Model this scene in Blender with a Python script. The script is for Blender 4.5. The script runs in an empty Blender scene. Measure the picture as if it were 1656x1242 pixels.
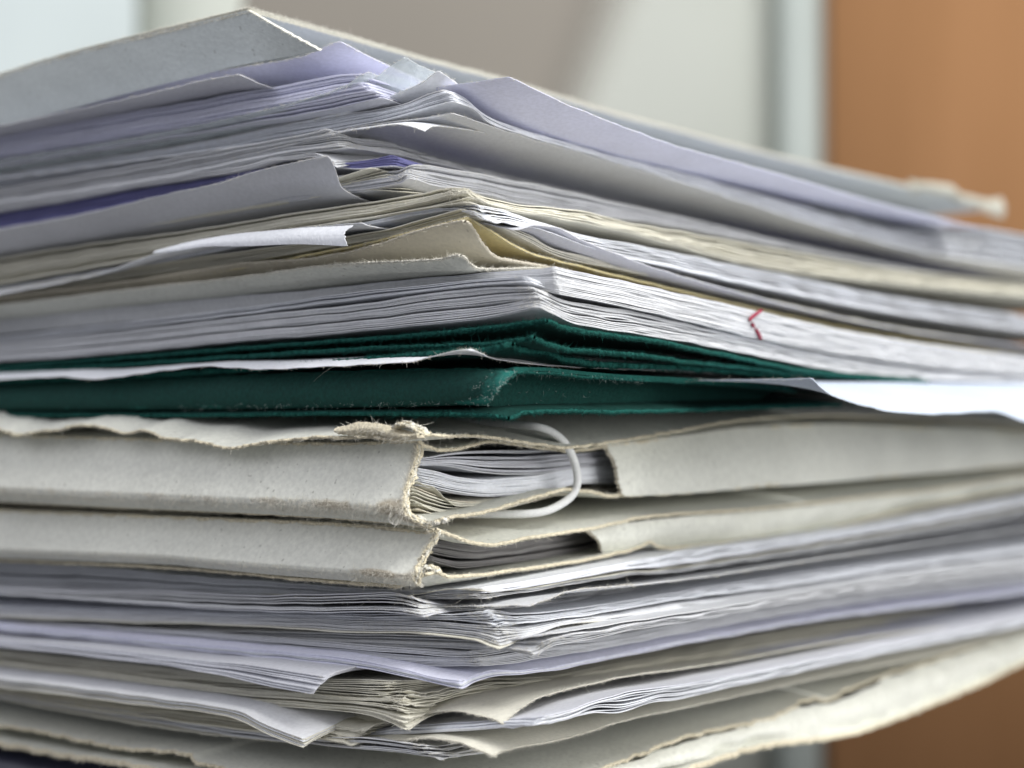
import bpy, math, random
import numpy as np
from mathutils import Vector, Matrix

# ------------------------------------------------------------------ camera, world, lamps
random.seed(7)
rng = np.random.default_rng(7)
scene = bpy.context.scene
COL = scene.collection
F = 2657.0            # focal length in photo pixels (photo 1656 x 1242)
CAMZ = 0.90           # lens height above the floor
D0 = 0.27             # lens to the near corners of the stack

cam_d = bpy.data.cameras.new('camera')
cam = bpy.data.objects.new('camera', cam_d)
COL.objects.link(cam)
cam.location = (0, 0, CAMZ)
cam.rotation_euler = (math.radians(90), 0, 0)
cam_d.sensor_width = 36.0
cam_d.lens = 36.0 * F / 1656.0
cam_d.clip_start = 0.01
cam_d.clip_end = 50
cam_d.dof.use_dof = True
cam_d.dof.focus_distance = 0.268
cam_d.dof.aperture_fstop = 11.5
cam_d.dof.aperture_blades = 0
scene.camera = cam

world = bpy.data.worlds.new('World')
scene.world = world
world.use_nodes = True
wb = world.node_tree.nodes['Background']
wb.inputs['Color'].default_value = (0.90, 0.92, 1.0, 1)
wb.inputs['Strength'].default_value = 0.37

def area(name, loc, aim, size, power, color, size_y=None):
    d = bpy.data.lights.new(name, 'AREA')
    d.energy = power
    d.color = color
    d.size = size
    if size_y:
        d.shape = 'RECTANGLE'
        d.size_y = size_y
    o = bpy.data.objects.new(name, d)
    COL.objects.link(o)
    o.location = loc
    v = Vector(aim) - Vector(loc)
    o.rotation_euler = v.to_track_quat('-Z', 'Y').to_euler()
    return o

area('key_lamp', (0.62, -0.22, CAMZ + 0.95), (0.05, 0.33, CAMZ), 0.55, 15.5, (1.0, 0.99, 0.965))
area('side_lamp', (0.95, -0.38, CAMZ + 0.24), (0.05, 0.33, CAMZ), 0.90, 12.5, (1.0, 0.99, 0.97))  # added low fill that brightens the undersides, no real source behind it
area('window_light', (-0.95, 0.05, CAMZ + 0.75), (0, 0.35, CAMZ), 0.8, 5.2, (0.93, 0.93, 1.0))
area('room_lamp', (0.42, 0.95, CAMZ + 1.25), (-0.1, 2.0, CAMZ + 0.1), 0.8, 16.0, (1.0, 0.99, 0.96))  # added to light the background separately, not a known lamp

vs = scene.view_settings
vs.view_transform = 'Standard'
vs.look = 'None'
vs.gamma = 1.0
vs.use_curve_mapping = False
vs.exposure = 0.0
scene.cycles.max_bounces = 6
scene.cycles.diffuse_bounces = 4

# ------------------------------------------------------------------ object helpers
def tag(o, label=None, cat=None, group=None, kind=None):
    if label: o['label'] = label
    if cat: o['category'] = cat
    if group: o['group'] = group
    if kind: o['kind'] = kind
    return o

def empty(name, loc):
    o = bpy.data.objects.new(name, None)
    COL.objects.link(o)
    o.location = loc
    o.empty_display_size = 0.01
    return o

class MB:
    """collects vertices and quads; one mesh object"""
    def __init__(self):
        self.v = []; self.f = []; self.m = []; self.w = []; self.n = 0
    def add(self, verts, faces, mi=0, wear=None):
        verts = np.asarray(verts, dtype=np.float64).reshape(-1, 3)
        faces = np.asarray(faces, dtype=np.int64).reshape(-1, 4)
        self.v.append(verts); self.f.append(faces + self.n)
        self.m.append(np.full(len(faces), mi, dtype=np.int32))
        self.w.append(np.zeros(len(verts)) if wear is None else np.asarray(wear, dtype=np.float64).ravel())
        self.n += len(verts)
    def grid(self, P, mi=0, flip=False, wear=None):
        a, b = P.shape[:2]
        idx = np.arange(a * b).reshape(a, b)
        q = np.stack([idx[:-1, :-1], idx[1:, :-1], idx[1:, 1:], idx[:-1, 1:]], -1).reshape(-1, 4)
        if flip: q = q[:, ::-1]
        self.add(P.reshape(-1, 3), q, mi, wear)
    def build(self, name, mats, parent=None, smooth=True):
        v = np.concatenate(self.v); f = np.concatenate(self.f); m = np.concatenate(self.m)
        w = np.concatenate(self.w)
        if parent is not None:
            v = v - np.array(parent.location)
        me = bpy.data.meshes.new(name)
        me.vertices.add(len(v)); me.vertices.foreach_set('co', v.ravel())
        me.loops.add(len(f) * 4); me.loops.foreach_set('vertex_index', f.ravel().astype(np.int32))
        me.polygons.add(len(f))
        me.polygons.foreach_set('loop_start', np.arange(0, len(f) * 4, 4, dtype=np.int32))
        me.polygons.foreach_set('loop_total', np.full(len(f), 4, dtype=np.int32))
        if not isinstance(mats, (list, tuple)): mats = [mats]
        for mt in mats: me.materials.append(mt)
        me.polygons.foreach_set('material_index', np.minimum(m, len(mats) - 1).astype(np.int32))
        me.polygons.foreach_set('use_smooth', np.full(len(f), smooth))
        if w.any():
            at = me.attributes.new('wear', 'FLOAT', 'POINT')
            at.data.foreach_set('value', w.astype(np.float32))
        me.update(calc_edges=True)
        me.validate()
        o = bpy.data.objects.new(name, me)
        COL.objects.link(o)
        if parent is not None: o.parent = parent
        return o

def boxmb(mb, x0, x1, y0, y1, z0, z1, mi=0):
    v = [(x0,y0,z0),(x1,y0,z0),(x1,y1,z0),(x0,y1,z0),(x0,y0,z1),(x1,y0,z1),(x1,y1,z1),(x0,y1,z1)]
    mb.add(v, [(0,3,2,1),(4,5,6,7),(0,1,5,4),(1,2,6,5),(2,3,7,6),(3,0,4,7)], mi)

# ------------------------------------------------------------------ materials
def nodes(name):
    m = bpy.data.materials.new(name)
    m.use_nodes = True
    nt = m.node_tree
    b = nt.nodes['Principled BSDF']
    return m, nt, b

def paper(name, col, var=0.06, rough=0.85, bump=0.25, scale=1400, spots=0.0, dirt=None, sheen=0.0,
          transl=0.0, big=0.05, bdist=0.00008):
    m, nt, b = nodes(name)
    N = nt.nodes; L = nt.links
    tc = N.new('ShaderNodeTexCoord')
    n1 = N.new('ShaderNodeTexNoise'); n1.inputs['Scale'].default_value = scale; n1.inputs['Detail'].default_value = 4
    n2 = N.new('ShaderNodeTexNoise'); n2.inputs['Scale'].default_value = 45; n2.inputs['Detail'].default_value = 5
    L.new(tc.outputs['Object'], n1.inputs['Vector']); L.new(tc.outputs['Object'], n2.inputs['Vector'])
    base = N.new('ShaderNodeRGB'); base.outputs[0].default_value = (*col, 1)
    mx = N.new('ShaderNodeMix'); mx.data_type = 'RGBA'; mx.blend_type = 'MULTIPLY'
    mx.inputs['Factor'].default_value = 1
    r1 = N.new('ShaderNodeMapRange'); r1.inputs['From Min'].default_value = .3; r1.inputs['From Max'].default_value = .7
    r1.inputs['To Min'].default_value = 1 - var; r1.inputs['To Max'].default_value = 1 + var
    L.new(n1.outputs['Fac'], r1.inputs['Value'])
    r2 = N.new('ShaderNodeMapRange'); r2.inputs['From Min'].default_value = .3; r2.inputs['From Max'].default_value = .7
    r2.inputs['To Min'].default_value = 1 - big; r2.inputs['To Max'].default_value = 1 + big
    L.new(n2.outputs['Fac'], r2.inputs['Value'])
    mu = N.new('ShaderNodeMath'); mu.operation = 'MULTIPLY'
    L.new(r1.outputs[0], mu.inputs[0]); L.new(r2.outputs[0], mu.inputs[1])
    L.new(base.outputs[0], mx.inputs['A']); L.new(mu.outputs[0], mx.inputs['B'])
    out = mx.outputs['Result']
    if spots > 0:
        v = N.new('ShaderNodeTexNoise'); v.inputs['Scale'].default_value = 900; v.inputs['Detail'].default_value = 1
        L.new(tc.outputs['Object'], v.inputs['Vector'])
        rr = N.new('ShaderNodeMapRange'); rr.inputs['From Min'].default_value = .72; rr.inputs['From Max'].default_value = .76
        rr.inputs['To Max'].default_value = spots
        L.new(v.outputs['Fac'], rr.inputs['Value'])
        m2 = N.new('ShaderNodeMix'); m2.data_type = 'RGBA'
        m2.inputs['B'].default_value = (col[0]*.35, col[1]*.33, col[2]*.3, 1)
        L.new(rr.outputs[0], m2.inputs['Factor']); L.new(out, m2.inputs['A'])
        out = m2.outputs['Result']
    if dirt:
        at = N.new('ShaderNodeAttribute'); at.attribute_name = 'wear'
        n3 = N.new('ShaderNodeTexNoise'); n3.inputs['Scale'].default_value = 350; n3.inputs['Detail'].default_value = 6
        n3.inputs['Roughness'].default_value = .7
        L.new(tc.outputs['Object'], n3.inputs['Vector'])
        ad = N.new('ShaderNodeMath'); ad.operation = 'ADD'
        L.new(at.outputs['Fac'], ad.inputs[0]); L.new(n3.outputs['Fac'], ad.inputs[1])
        rr = N.new('ShaderNodeMapRange'); rr.inputs['From Min'].default_value = .95; rr.inputs['From Max'].default_value = 1.35
        L.new(ad.outputs[0], rr.inputs['Value'])
        m3 = N.new('ShaderNodeMix'); m3.data_type = 'RGBA'
        m3.inputs['B'].default_value = (*dirt, 1)
        L.new(rr.outputs[0], m3.inputs['Factor']); L.new(out, m3.inputs['A'])
        out = m3.outputs['Result']
    L.new(out, b.inputs['Base Color'])
    b.inputs['Roughness'].default_value = rough
    b.inputs['Specular IOR Level'].default_value = 0.25
    if sheen: b.inputs['Sheen Weight'].default_value = sheen
    bp = N.new('ShaderNodeBump'); bp.inputs['Strength'].default_value = bump; bp.inputs['Distance'].default_value = bdist
    L.new(n1.outputs['Fac'], bp.inputs['Height']); L.new(bp.outputs[0], b.inputs['Normal'])
    if transl > 0:
        tr = N.new('ShaderNodeBsdfTranslucent'); L.new(out, tr.inputs['Color'])
        ms = N.new('ShaderNodeMixShader'); ms.inputs[0].default_value = transl
        L.new(b.outputs[0], ms.inputs[1]); L.new(tr.outputs[0], ms.inputs[2])
        L.new(ms.outputs[0], N['Material Output'].inputs['Surface'])
    return m

M = {
 'white': paper('white_paper', (.74, .75, .77), transl=.12),
 'bright': paper('bright_paper', (.84, .86, .90), transl=.12),
 'cool': paper('cool_paper', (.68, .69, .74), transl=.12),
 'lav': paper('lavender_paper', (.78, .79, .92), transl=.12),
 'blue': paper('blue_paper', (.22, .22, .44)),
 'pale_blue': paper('pale_blue_paper', (.50, .56, .66)),
 'grey': paper('grey_paper', (.56, .57, .60)),
 'pink': paper('pinkish_paper', (.62, .58, .59)),
 'cream': paper('cream_paper', (.74, .72, .62), transl=.1),
 'beige': paper('beige_paper', (.66, .61, .50), spots=.4, big=.12),
 'yellow': paper('yellow_paper', (.78, .68, .36), big=.15),
 'card': paper('cream_card', (.68, .685, .62), var=.09, bump=.6, scale=1100, spots=.5, dirt=(.47, .42, .33), bdist=.0002, big=.07),
 'card_grey': paper('grey_card', (.57, .61, .60), var=.05, bump=.6, scale=1300, spots=.4, bdist=.0002, dirt=(.55, .52, .44)),
 'core': paper('card_core', (.68, .62, .47), var=.18, bump=1.0, scale=1800, rough=.95, bdist=.0003, big=.15),
 'core_pale': paper('pale_card_core', (.72, .70, .62), var=.12, bump=1.0, scale=1800, rough=.95, bdist=.0003),
 'green': paper('green_card', (.0045, .044, .036), var=.22, bump=.8, scale=1500, spots=.0, rough=.8, dirt=(.02, .17, .14), bdist=.0002),
 'green_core': paper('green_core', (.008, .075, .062), var=.3, bump=1.0, scale=1900, rough=.95, bdist=.0003),
 'dust': paper('dusty_fibre', (.42, .50, .47), var=.2),
 'fibre': paper('pale_fibre', (.80, .77, .68), var=.1),
 'cord': paper('white_cord', (.66, .67, .66), var=.06, scale=2500),
 'card_rim': paper('grey_card_rim', (.43, .42, .36), var=.14, bump=1.0, scale=1800, rough=.95, bdist=.0003),
 'dim': paper('dim_paper', (.30, .29, .29)),  # shade inside the thin folder's opening, put into the paper colour
 'ink': paper('red_ink', (.30, .03, .06), var=.2),
}
def sleeve_material():
    m, nt, b = nodes('clear_plastic')
    b.inputs['Base Color'].default_value = (.80, .86, .86, 1)
    b.inputs['Roughness'].default_value = .22
    b.inputs['Alpha'].default_value = .45
    N = nt.nodes; L = nt.links
    tc = N.new('ShaderNodeTexCoord'); n = N.new('ShaderNodeTexNoise'); n.inputs['Scale'].default_value = 260
    n.inputs['Detail'].default_value = 5; n.inputs['Distortion'].default_value = 1.5
    L.new(tc.outputs['Object'], n.inputs['Vector'])
    bp = N.new('ShaderNodeBump'); bp.inputs['Strength'].default_value = .9; bp.inputs['Distance'].default_value = .0006
    L.new(n.outputs['Fac'], bp.inputs['Height']); L.new(bp.outputs[0], b.inputs['Normal'])
    return m
M['plastic'] = sleeve_material()

def plain(name, col, rough=.6, scale=3, var=.04):
    m, nt, b = nodes(name)
    N = nt.nodes; L = nt.links
    tc = N.new('ShaderNodeTexCoord'); n = N.new('ShaderNodeTexNoise'); n.inputs['Scale'].default_value = scale
    L.new(tc.outputs['Object'], n.inputs['Vector'])
    cr = N.new('ShaderNodeValToRGB')
    cr.color_ramp.elements[0].position = .3; cr.color_ramp.elements[1].position = .7
    cr.color_ramp.elements[0].color = tuple(c*(1-var) for c in col) + (1,)
    cr.color_ramp.elements[1].color = tuple(c*(1+var) for c in col) + (1,)
    L.new(n.outputs['Fac'], cr.inputs[0]); L.new(cr.outputs[0], b.inputs['Base Color'])
    b.inputs['Roughness'].default_value = rough
    return m

def wood(name, c1, c2):
    m, nt, b = nodes(name)
    N = nt.nodes; L = nt.links
    tc = N.new('ShaderNodeTexCoord'); mp = N.new('ShaderNodeMapping')
    mp.inputs['Scale'].default_value = (9, 9, .7)
    n = N.new('ShaderNodeTexNoise'); n.inputs['Scale'].default_value = 1.5; n.inputs['Detail'].default_value = 6
    L.new(tc.outputs['Object'], mp.inputs[0]); L.new(mp.outputs[0], n.inputs['Vector'])
    cr = N.new('ShaderNodeValToRGB')
    cr.color_ramp.elements[0].position = .3; cr.color_ramp.elements[1].position = .7
    cr.color_ramp.elements[0].color = (*c1, 1); cr.color_ramp.elements[1].color = (*c2, 1)
    L.new(n.outputs['Fac'], cr.inputs[0]); L.new(cr.outputs[0], b.inputs['Base Color'])
    b.inputs['Roughness'].default_value = .85
    b.inputs['Specular IOR Level'].default_value = .15
    return m

# ------------------------------------------------------------------ stack geometry
AR = math.radians(38.6)
dR = np.array([math.sin(AR), math.cos(AR), 0.0])          # along the long right-hand edges, away from the lens
dL = np.array([-math.cos(AR), math.sin(AR), 0.0])         # along the short left-hand edges
UP = np.array([0, 0, 1.0])
KAP = 0.5

def corner(xc, yc, d=0.0):
    Z = D0 - KAP * (xc - 650) / F * D0 - d / 1000.0
    return np.array([(xc - 828) / F * Z, Z, CAMZ + (621 - yc) / F * Z])

def on_plane(C, dirn, pts):
    """photo pixels -> (distance along the vertical plane through C, height)"""
    out = []
    for x, y in pts:
        u = (x - 828) / F
        a = (u * C[1] - C[0]) / (dirn[0] - u * dirn[1])
        out.append((a, CAMZ + (621 - y) / F * (C[1] + dirn[1] * a)))
    return out

def pchip(xs, ys):
    xs = np.array(xs, float); ys = np.array(ys, float)
    h = np.diff(xs); de = np.diff(ys) / h
    m = np.zeros_like(xs)
    for i in range(1, len(xs) - 1):
        if de[i-1] * de[i] > 0:
            w1 = 2*h[i] + h[i-1]; w2 = h[i] + 2*h[i-1]
            m[i] = (w1 + w2) / (w1/de[i-1] + w2/de[i])
    m[0] = de[0]; m[-1] = de[-1]
    def f(x):
        x = np.asarray(x, float)
        i = np.clip(np.searchsorted(xs, x) - 1, 0, len(xs) - 2)
        t = (x - xs[i]) / h[i]
        over = x > xs[-1]
        tt = np.clip(t, 0, 1)
        y = ((2*tt**3 - 3*tt**2 + 1)*ys[i] + (tt**3 - 2*tt**2 + tt)*h[i]*m[i]
             + (-2*tt**3 + 3*tt**2)*ys[i+1] + (tt**3 - tt**2)*h[i]*m[i+1])
        ex = np.maximum(x - xs[-1], 0)
        sl = np.clip(m[-1], -.12, .12)
        return y + sl * 0.03 * (1 - np.exp(-ex / 0.03))
    return f

def P(txt):
    return [tuple(float(a) for a in p.split(',')) for p in txt.split()]

class Curve:
    """traced edge of one sheet: 'left points | corner | right points'"""
    def __init__(self, txt, d=0.0):
        l, c, r = [P(t) for t in txt.split('|')]
        self.C = corner(c[0][0], c[0][1], d)
        L = [(0.0, self.C[2])] + [q for q in sorted(on_plane(self.C, dL, l)) if q[0] > 0.0004]
        R = [(0.0, self.C[2])] + [q for q in sorted(on_plane(self.C, dR, r)) if q[0] > 0.0004]
        if len(L) < 2: L.append((.1, self.C[2]))
        self.zl = pchip(*zip(*L)); self.zr = pchip(*zip(*R))
        self.smax = max(0.21, L[-1][0])
        last = r[-1][0]
        self.tmax = R[-1][0] if last < 1645 else max(R[-1][0] + .03, 0.30)
        self.ends = last < 1645

def lerp(a, b, t): return a + (b - a) * t

def noise1(seed, amp, wl):
    r = np.random.default_rng(seed)
    k = r.uniform(.6, 2.2, 7) * 2 * math.pi / wl
    p = r.uniform(0, 6.28, 7); a = r.normal(0, 1, 7); a /= np.sqrt((a**2).sum()) + 1e-9
    return lambda x: amp * sum(a[i] * np.sin(k[i] * x + p[i]) for i in range(7))

def noise2(seed, amp, wl):
    r = np.random.default_rng(seed)
    k = r.uniform(.5, 1.8, 9) * 2 * math.pi / wl; th = r.uniform(0, math.pi, 9)
    p = r.uniform(0, 6.28, 9); a = r.normal(0, 1, 9); a /= np.sqrt((a**2).sum()) + 1e-9
    return lambda x, y: amp * sum(a[i] * np.sin(k[i] * (x * np.cos(th[i]) + y * np.sin(th[i])) + p[i]) for i in range(9))

def graded(b, n, p=1.6):
    return b * (np.linspace(0, 1, n) ** p)

def fibres(mb, base, outd, n, length, width, mi=1, seed=0, spread=.8):
    """short curled hairs along an edge; base: (k,3) points, outd: (k,3) outward directions"""
    r = np.random.default_rng(seed)
    if n <= 0: return
    i = r.integers(0, len(base), n)
    p = base[i] + r.normal(0, .00006, (n, 3))
    o = outd[i] + r.normal(0, spread, (n, 3)); o /= np.linalg.norm(o, axis=1)[:, None]
    side = np.cross(o, r.normal(0, 1, (n, 3))); side /= np.linalg.norm(side, axis=1)[:, None] + 1e-9
    ln = length * r.lognormal(0, .55, n)[:, None]
    curl = r.normal(0, .9, (n, 1))
    K = 5
    w = width * r.uniform(.6, 1.3, (n, 1))
    q = np.cross(o, side)
    rings = []
    for k in range(K):
        u = k / (K - 1)
        c = p + o * ln * (u - .25*u*u*np.abs(curl)) + side * ln * curl * u * u * .7
        ww = w * (1 - .6 * u)
        rings.append(np.stack([c + side * ww, c - side * ww * .5 + q * ww * .87, c - side * ww * .5 - q * ww * .87], 1))
    V = np.stack(rings, 1)                       # n,K,3,3
    base_i = (np.arange(n) * K * 3)[:, None]
    fs = []
    for k in range(K - 1):
        for a in range(3):
            b = (a + 1) % 3
            fs.append(np.stack([k*3+a, k*3+b, (k+1)*3+b, (k+1)*3+a]))
    fs = np.array(fs)[None] + base_i[:, :, None]
    mb.add(V.reshape(-1, 3), fs.reshape(-1, 4), mi)

class Leaf:
    """one sheet: surface evaluated from its two traced edges"""
    def __init__(self, C, zl, zr, smax, tmax, th, lam=.03, drop=0.0, r=.0008, jl=None, jr=None, rot=0.0, hb=None):
        self.C, self.zl, self.zr, self.smax, self.tmax, self.th = C, zl, zr, smax, tmax, th
        self.lam, self.r, self.jl, self.jr, self.rot = lam, r, jl, jr, rot
        self.B = (float(zl(.035)) + float(zr(.035))) / 2 - drop if hb is None else hb
        self.crumple = None
        if hb is None:
            self.sr = float(np.clip((zr(.24) - zr(.03)) / .21, -.07, .07)) if tmax > .2 else 0.0
            self.sl = float(np.clip((zl(.11) - zl(.03)) / .08, -.05, .05))
        else: self.sr = self.sl = 0.0
    def ev(self, S, T, side=0):
        S = np.asarray(S, float); T = np.asarray(T, float)
        el, er = np.exp(-T / self.lam), np.exp(-S / self.lam)
        b0 = lambda a, b: self.B + self.sl * (np.minimum(a, .13) - .035) + self.sr * (b - .035)
        z = (b0(S, T) + (self.zl(S) - b0(S, 0)) * el + (self.zr(T) - b0(0, T)) * er
             - (self.C[2] - b0(0, 0)) * el * er)
        rr = self.r * np.exp(-(S + T) / (self.r + 1e-6))
        a = S + rr; b = T + rr
        if self.jl is not None: b = b + self.jl(S) * np.exp(-T / .002)
        if self.jr is not None: a = a + self.jr(T) * np.exp(-S / .002)
        if self.crumple is not None:
            z = z + self.crumple(S, T)
        Pn = self.C[None] * np.ones(S.shape + (1,))
        Pn = Pn + a[..., None] * dL + b[..., None] * dR
        Pn[..., 2] = z + side * self.th / 2
        return Pn

def add_leaf(mb, lf, hero=0, mi=0, rim=0):
    """hero 0: sheet inside a block, 1: visible surface, 2: card with a worn edge"""
    if hero:
        b = .024; nc = 34; nb = 9; ds = .00045 if hero == 1 else .0003
    else:
        b = .010; nc = 13; nb = 3; ds = .0008
    sv = min(.125, lf.smax)
    tfar = lf.tmax
    sl = np.concatenate([np.arange(b, sv, ds * 1.6), np.linspace(sv, lf.smax, 6)])
    t1 = min(.12, tfar)
    tl = np.concatenate([np.arange(b, t1, ds * 1.6), np.linspace(t1, tfar, max(3, int((tfar - t1) / .0025)))])
    g = graded(b, nc, 1.5); gb = graded(b, nb, 1.8)
    patches = [(g, g), (sl, gb), (gb, tl), (np.linspace(b, lf.smax, 5), np.linspace(b, tfar, 5))]
    for s, t in patches:
        S, T = np.meshgrid(s, t, indexing='ij')
        mb.grid(lf.ev(S, T, 1), mi, flip=False)
        mb.grid(lf.ev(S, T, -1), mi, flip=True)
    # rims
    sr = np.concatenate([g[:-1], sl]); tr = np.concatenate([g[:-1], tl])
    if hero == 2:
        sr = np.concatenate([np.arange(0, sv, .00022), np.linspace(sv, lf.smax, 6)])
        tr = np.concatenate([np.arange(0, t1, .00022), np.linspace(t1, tfar, max(3, int((tfar - t1) / .002)))])
    def rimgrid(S, T, od):
        if hero == 2:
            r = np.random.default_rng(int(abs(S.sum() + T.sum()) * 1e6) % 99991)
            k = len(S)
            rows = []
            for j, (sd, push) in enumerate([(1, 0), (.9, .00018), (.3, .0003), (-.4, .00026), (-1, 0)]):
                q = lf.ev(S, T, sd)
                nz = r.normal(0, .00010, (k, 1)) + .00012 * noise1(j + k, 1, .0016)(S + T)[:, None]
                q = q + od * (push + (nz if 0 < j < 4 else nz * .3))
                if 0 < j < 4: q[:, 2] += r.normal(0, .00005, k)
                rows.append(q)
            mb.grid(np.stack(rows, 1), rim)
        else:
            mb.grid(np.stack([lf.ev(S, T, 1), lf.ev(S, T, -1)], 1), rim)
    z0 = np.zeros
    rimgrid(sr, z0(len(sr)), -dR)
    rimgrid(z0(len(tr)), tr, -dL)
    rimgrid(np.linspace(0, lf.smax, 12), np.full(12, tfar), dR)
    rimgrid(np.full(12, lf.smax), np.linspace(0, tfar, 12), dL)

def edge_pts(lf, which, a, b, step=.0001, side=0):
    x = np.arange(a, b, step)
    z = np.zeros(len(x))
    if which == 'L':
        return lf.ev(x, z, side), np.tile(-dR + UP * .1, (len(x), 1))
    return lf.ev(z, x, side), np.tile(-dL + UP * .1, (len(x), 1))

def crumple_fn(seed, amp, ext=.012):
    r = np.random.default_rng(seed)
    w = r.uniform(700, 2200, 6); th = r.uniform(0, 6.28, 6); ph = r.uniform(0, 6.28, 6)
    def f(S, T):
        q = 0
        for i in range(6):
            q = q + np.abs(np.sin((S*np.cos(th[i]) + T*np.sin(th[i])) * w[i] * .5 + ph[i])) - .64
        return amp * q / 2.2 * np.exp(-(S + T) / ext)
    return f

SEED = [100]
def nseed():
    SEED[0] += 1
    return SEED[0]

LEAFN = [0]
def bundle(label, top, bot, mat, n=None, d=0.0, db=None, name='paper_bundle', cat='papers', group=None,
           jit=.35, walk=.25, lam=.03, drop=0.0, th=.00011, fuzz=0, tight=False, mats=None, crump=.00007,
           r=.0005, wav=.00005, parent=None, part=None, tilt=0.0):
    A = Curve(top, d); Bc = Curve(bot, d if db is None else db)
    hgt = abs(A.C[2] - Bc.C[2])
    hl = abs(float(A.zl(.07)) - float(Bc.zl(.07))); hr = abs(float(A.zr(.07)) - float(Bc.zr(.07)))
    if n is None: n = int(max(3, min(40, max(hgt, hl, hr) / .00017)))
    root = parent
    if root is None:
        root = empty(name, tuple(Bc.C)); tag(root, label, cat, group)
    sd = nseed(); r_ = np.random.default_rng(sd)
    # spacing: sheets clump
    gaps = r_.lognormal(0, .3 if not tight else .18, max(n - 1, 1))
    gaps *= np.where(r_.random(len(gaps)) < (.15 if not tight else .07), r_.uniform(1.8, 3.6, len(gaps)), 1.0); pos = np.concatenate([[0], np.cumsum(gaps)]); pos /= pos[-1]
    jl0 = noise1(sd * 3 + 1, wav * 2, .03); wz = noise1(sd * 3 + 2, wav, .022)
    offa = offb = 0; cz = 0.0
    th = float(np.clip(max(hl, hr, hgt * .6) / max(n, 2) * .80, .00008, .00016)) if n > 6 else th
    mid = MB(); midn = 0
    for k in range(n):
        u = pos[k] if n > 1 else 0
        if r_.random() < .25: offa += r_.normal(0, walk * 2.2e-3 * .5); offb += r_.normal(0, walk * 2.2e-3 * .5)
        offa = max(-.0012, min(.0012, offa)); offb = max(-.0012, min(.0012, offb))
        if fuzz >= 1 and r_.random() < .3: cz = r_.normal(0, .00011 * min(fuzz, 4)); offa += r_.normal(0, .00012 * fuzz); offb += r_.normal(0, .00012 * fuzz)
        ja, jb = r_.normal(0, jit * 1e-3 * .5), r_.normal(0, jit * 1e-3 * .5)
        C = lerp(A.C, Bc.C, u) + dL * (ja + offa) + dR * (jb + offb)
        aw = noise1(sd * 50 + k // 4, wav * .8, .03); bw = noise1(sd * 50 + k // 3 + 7000, wav * (2.2 if not tight else .9), .028)
        env = 4 * u * (1 - u)
        dz = C[2] - lerp(A.C, Bc.C, u)[2]
        zl = (lambda u, aw, env, cz: lambda s: lerp(A.zl(s), Bc.zl(s), u) + cz * np.exp(-s / .005) + (aw(s) * (.3 + env) + wz(s)) * (1 - np.exp(-s / .006)))(u, aw, env, cz)
        zr = (lambda u, bw, env, cz: lambda t: lerp(A.zr(t), Bc.zr(t), u) + cz * np.exp(-t / .005) + (bw(t) * (.3 + env) + wz(t + .5)) * (1 - np.exp(-t / .006)))(u, bw, env, cz)
        C = np.array([C[0], C[1], float(zl(0.0))])
        ed = noise1(sd * 90 + k // 3, .00008, .02); ed2 = noise1(sd * 91 + k // 2, .00015, .02)
        fine = noise1(sd * 92 + k, .000022, .0012)
        lf = Leaf(C, zl, zr, A.smax + r_.normal(0, .0006), lerp(A.tmax, Bc.tmax, u) + r_.normal(0, .0012), th, lam, drop,
                  r * r_.uniform(.5, 1.6),
                  (lambda e, f: lambda s: e(s) + f(s) + jl0(s) * .6)(ed, fine),
                  (lambda e, f: lambda t: e(t) + f(t) + jl0(t + .3) * .6)(ed2, fine))
        lf.crumple = crumple_fn(sd + (k // 3), max(crump, .00022 if fuzz >= 3 else 0), .005 if fuzz < 3 else .007)
        mt = mat if mats is None else mats[int(r_.integers(0, len(mats)))]
        vis = k == 0 or k == n - 1
        solo = vis or n <= 6
        mb = MB() if solo else mid
        add_leaf(mb, lf, 1 if vis else 0)
        if fuzz or vis:
            fz = fuzz if fuzz else 1
            for wch, ext in (('L', .03), ('R', .03)):
                p, o = edge_pts(lf, wch, 0, ext)
                fibres(mb, p, o, int(14 * fz), .00022, .000022, 1, seed=sd * 7 + k)
            p, o = edge_pts(lf, 'L', 0, .004); p2, o2 = edge_pts(lf, 'R', 0, .004)
            fibres(mb, np.concatenate([p, p2]), np.concatenate([o, o2]), int(12 * fz), .0003, .000024, 1, seed=sd * 9 + k)
        LEAFN[0] += 1
        if solo: mb.build('sheet', [M[mt], M['fibre']], root)
        else: midn += 1
    if midn:
        mid.build('page_block', [M[mat if mats is None else mats[0]], M['fibre']], root)
    return root

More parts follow.
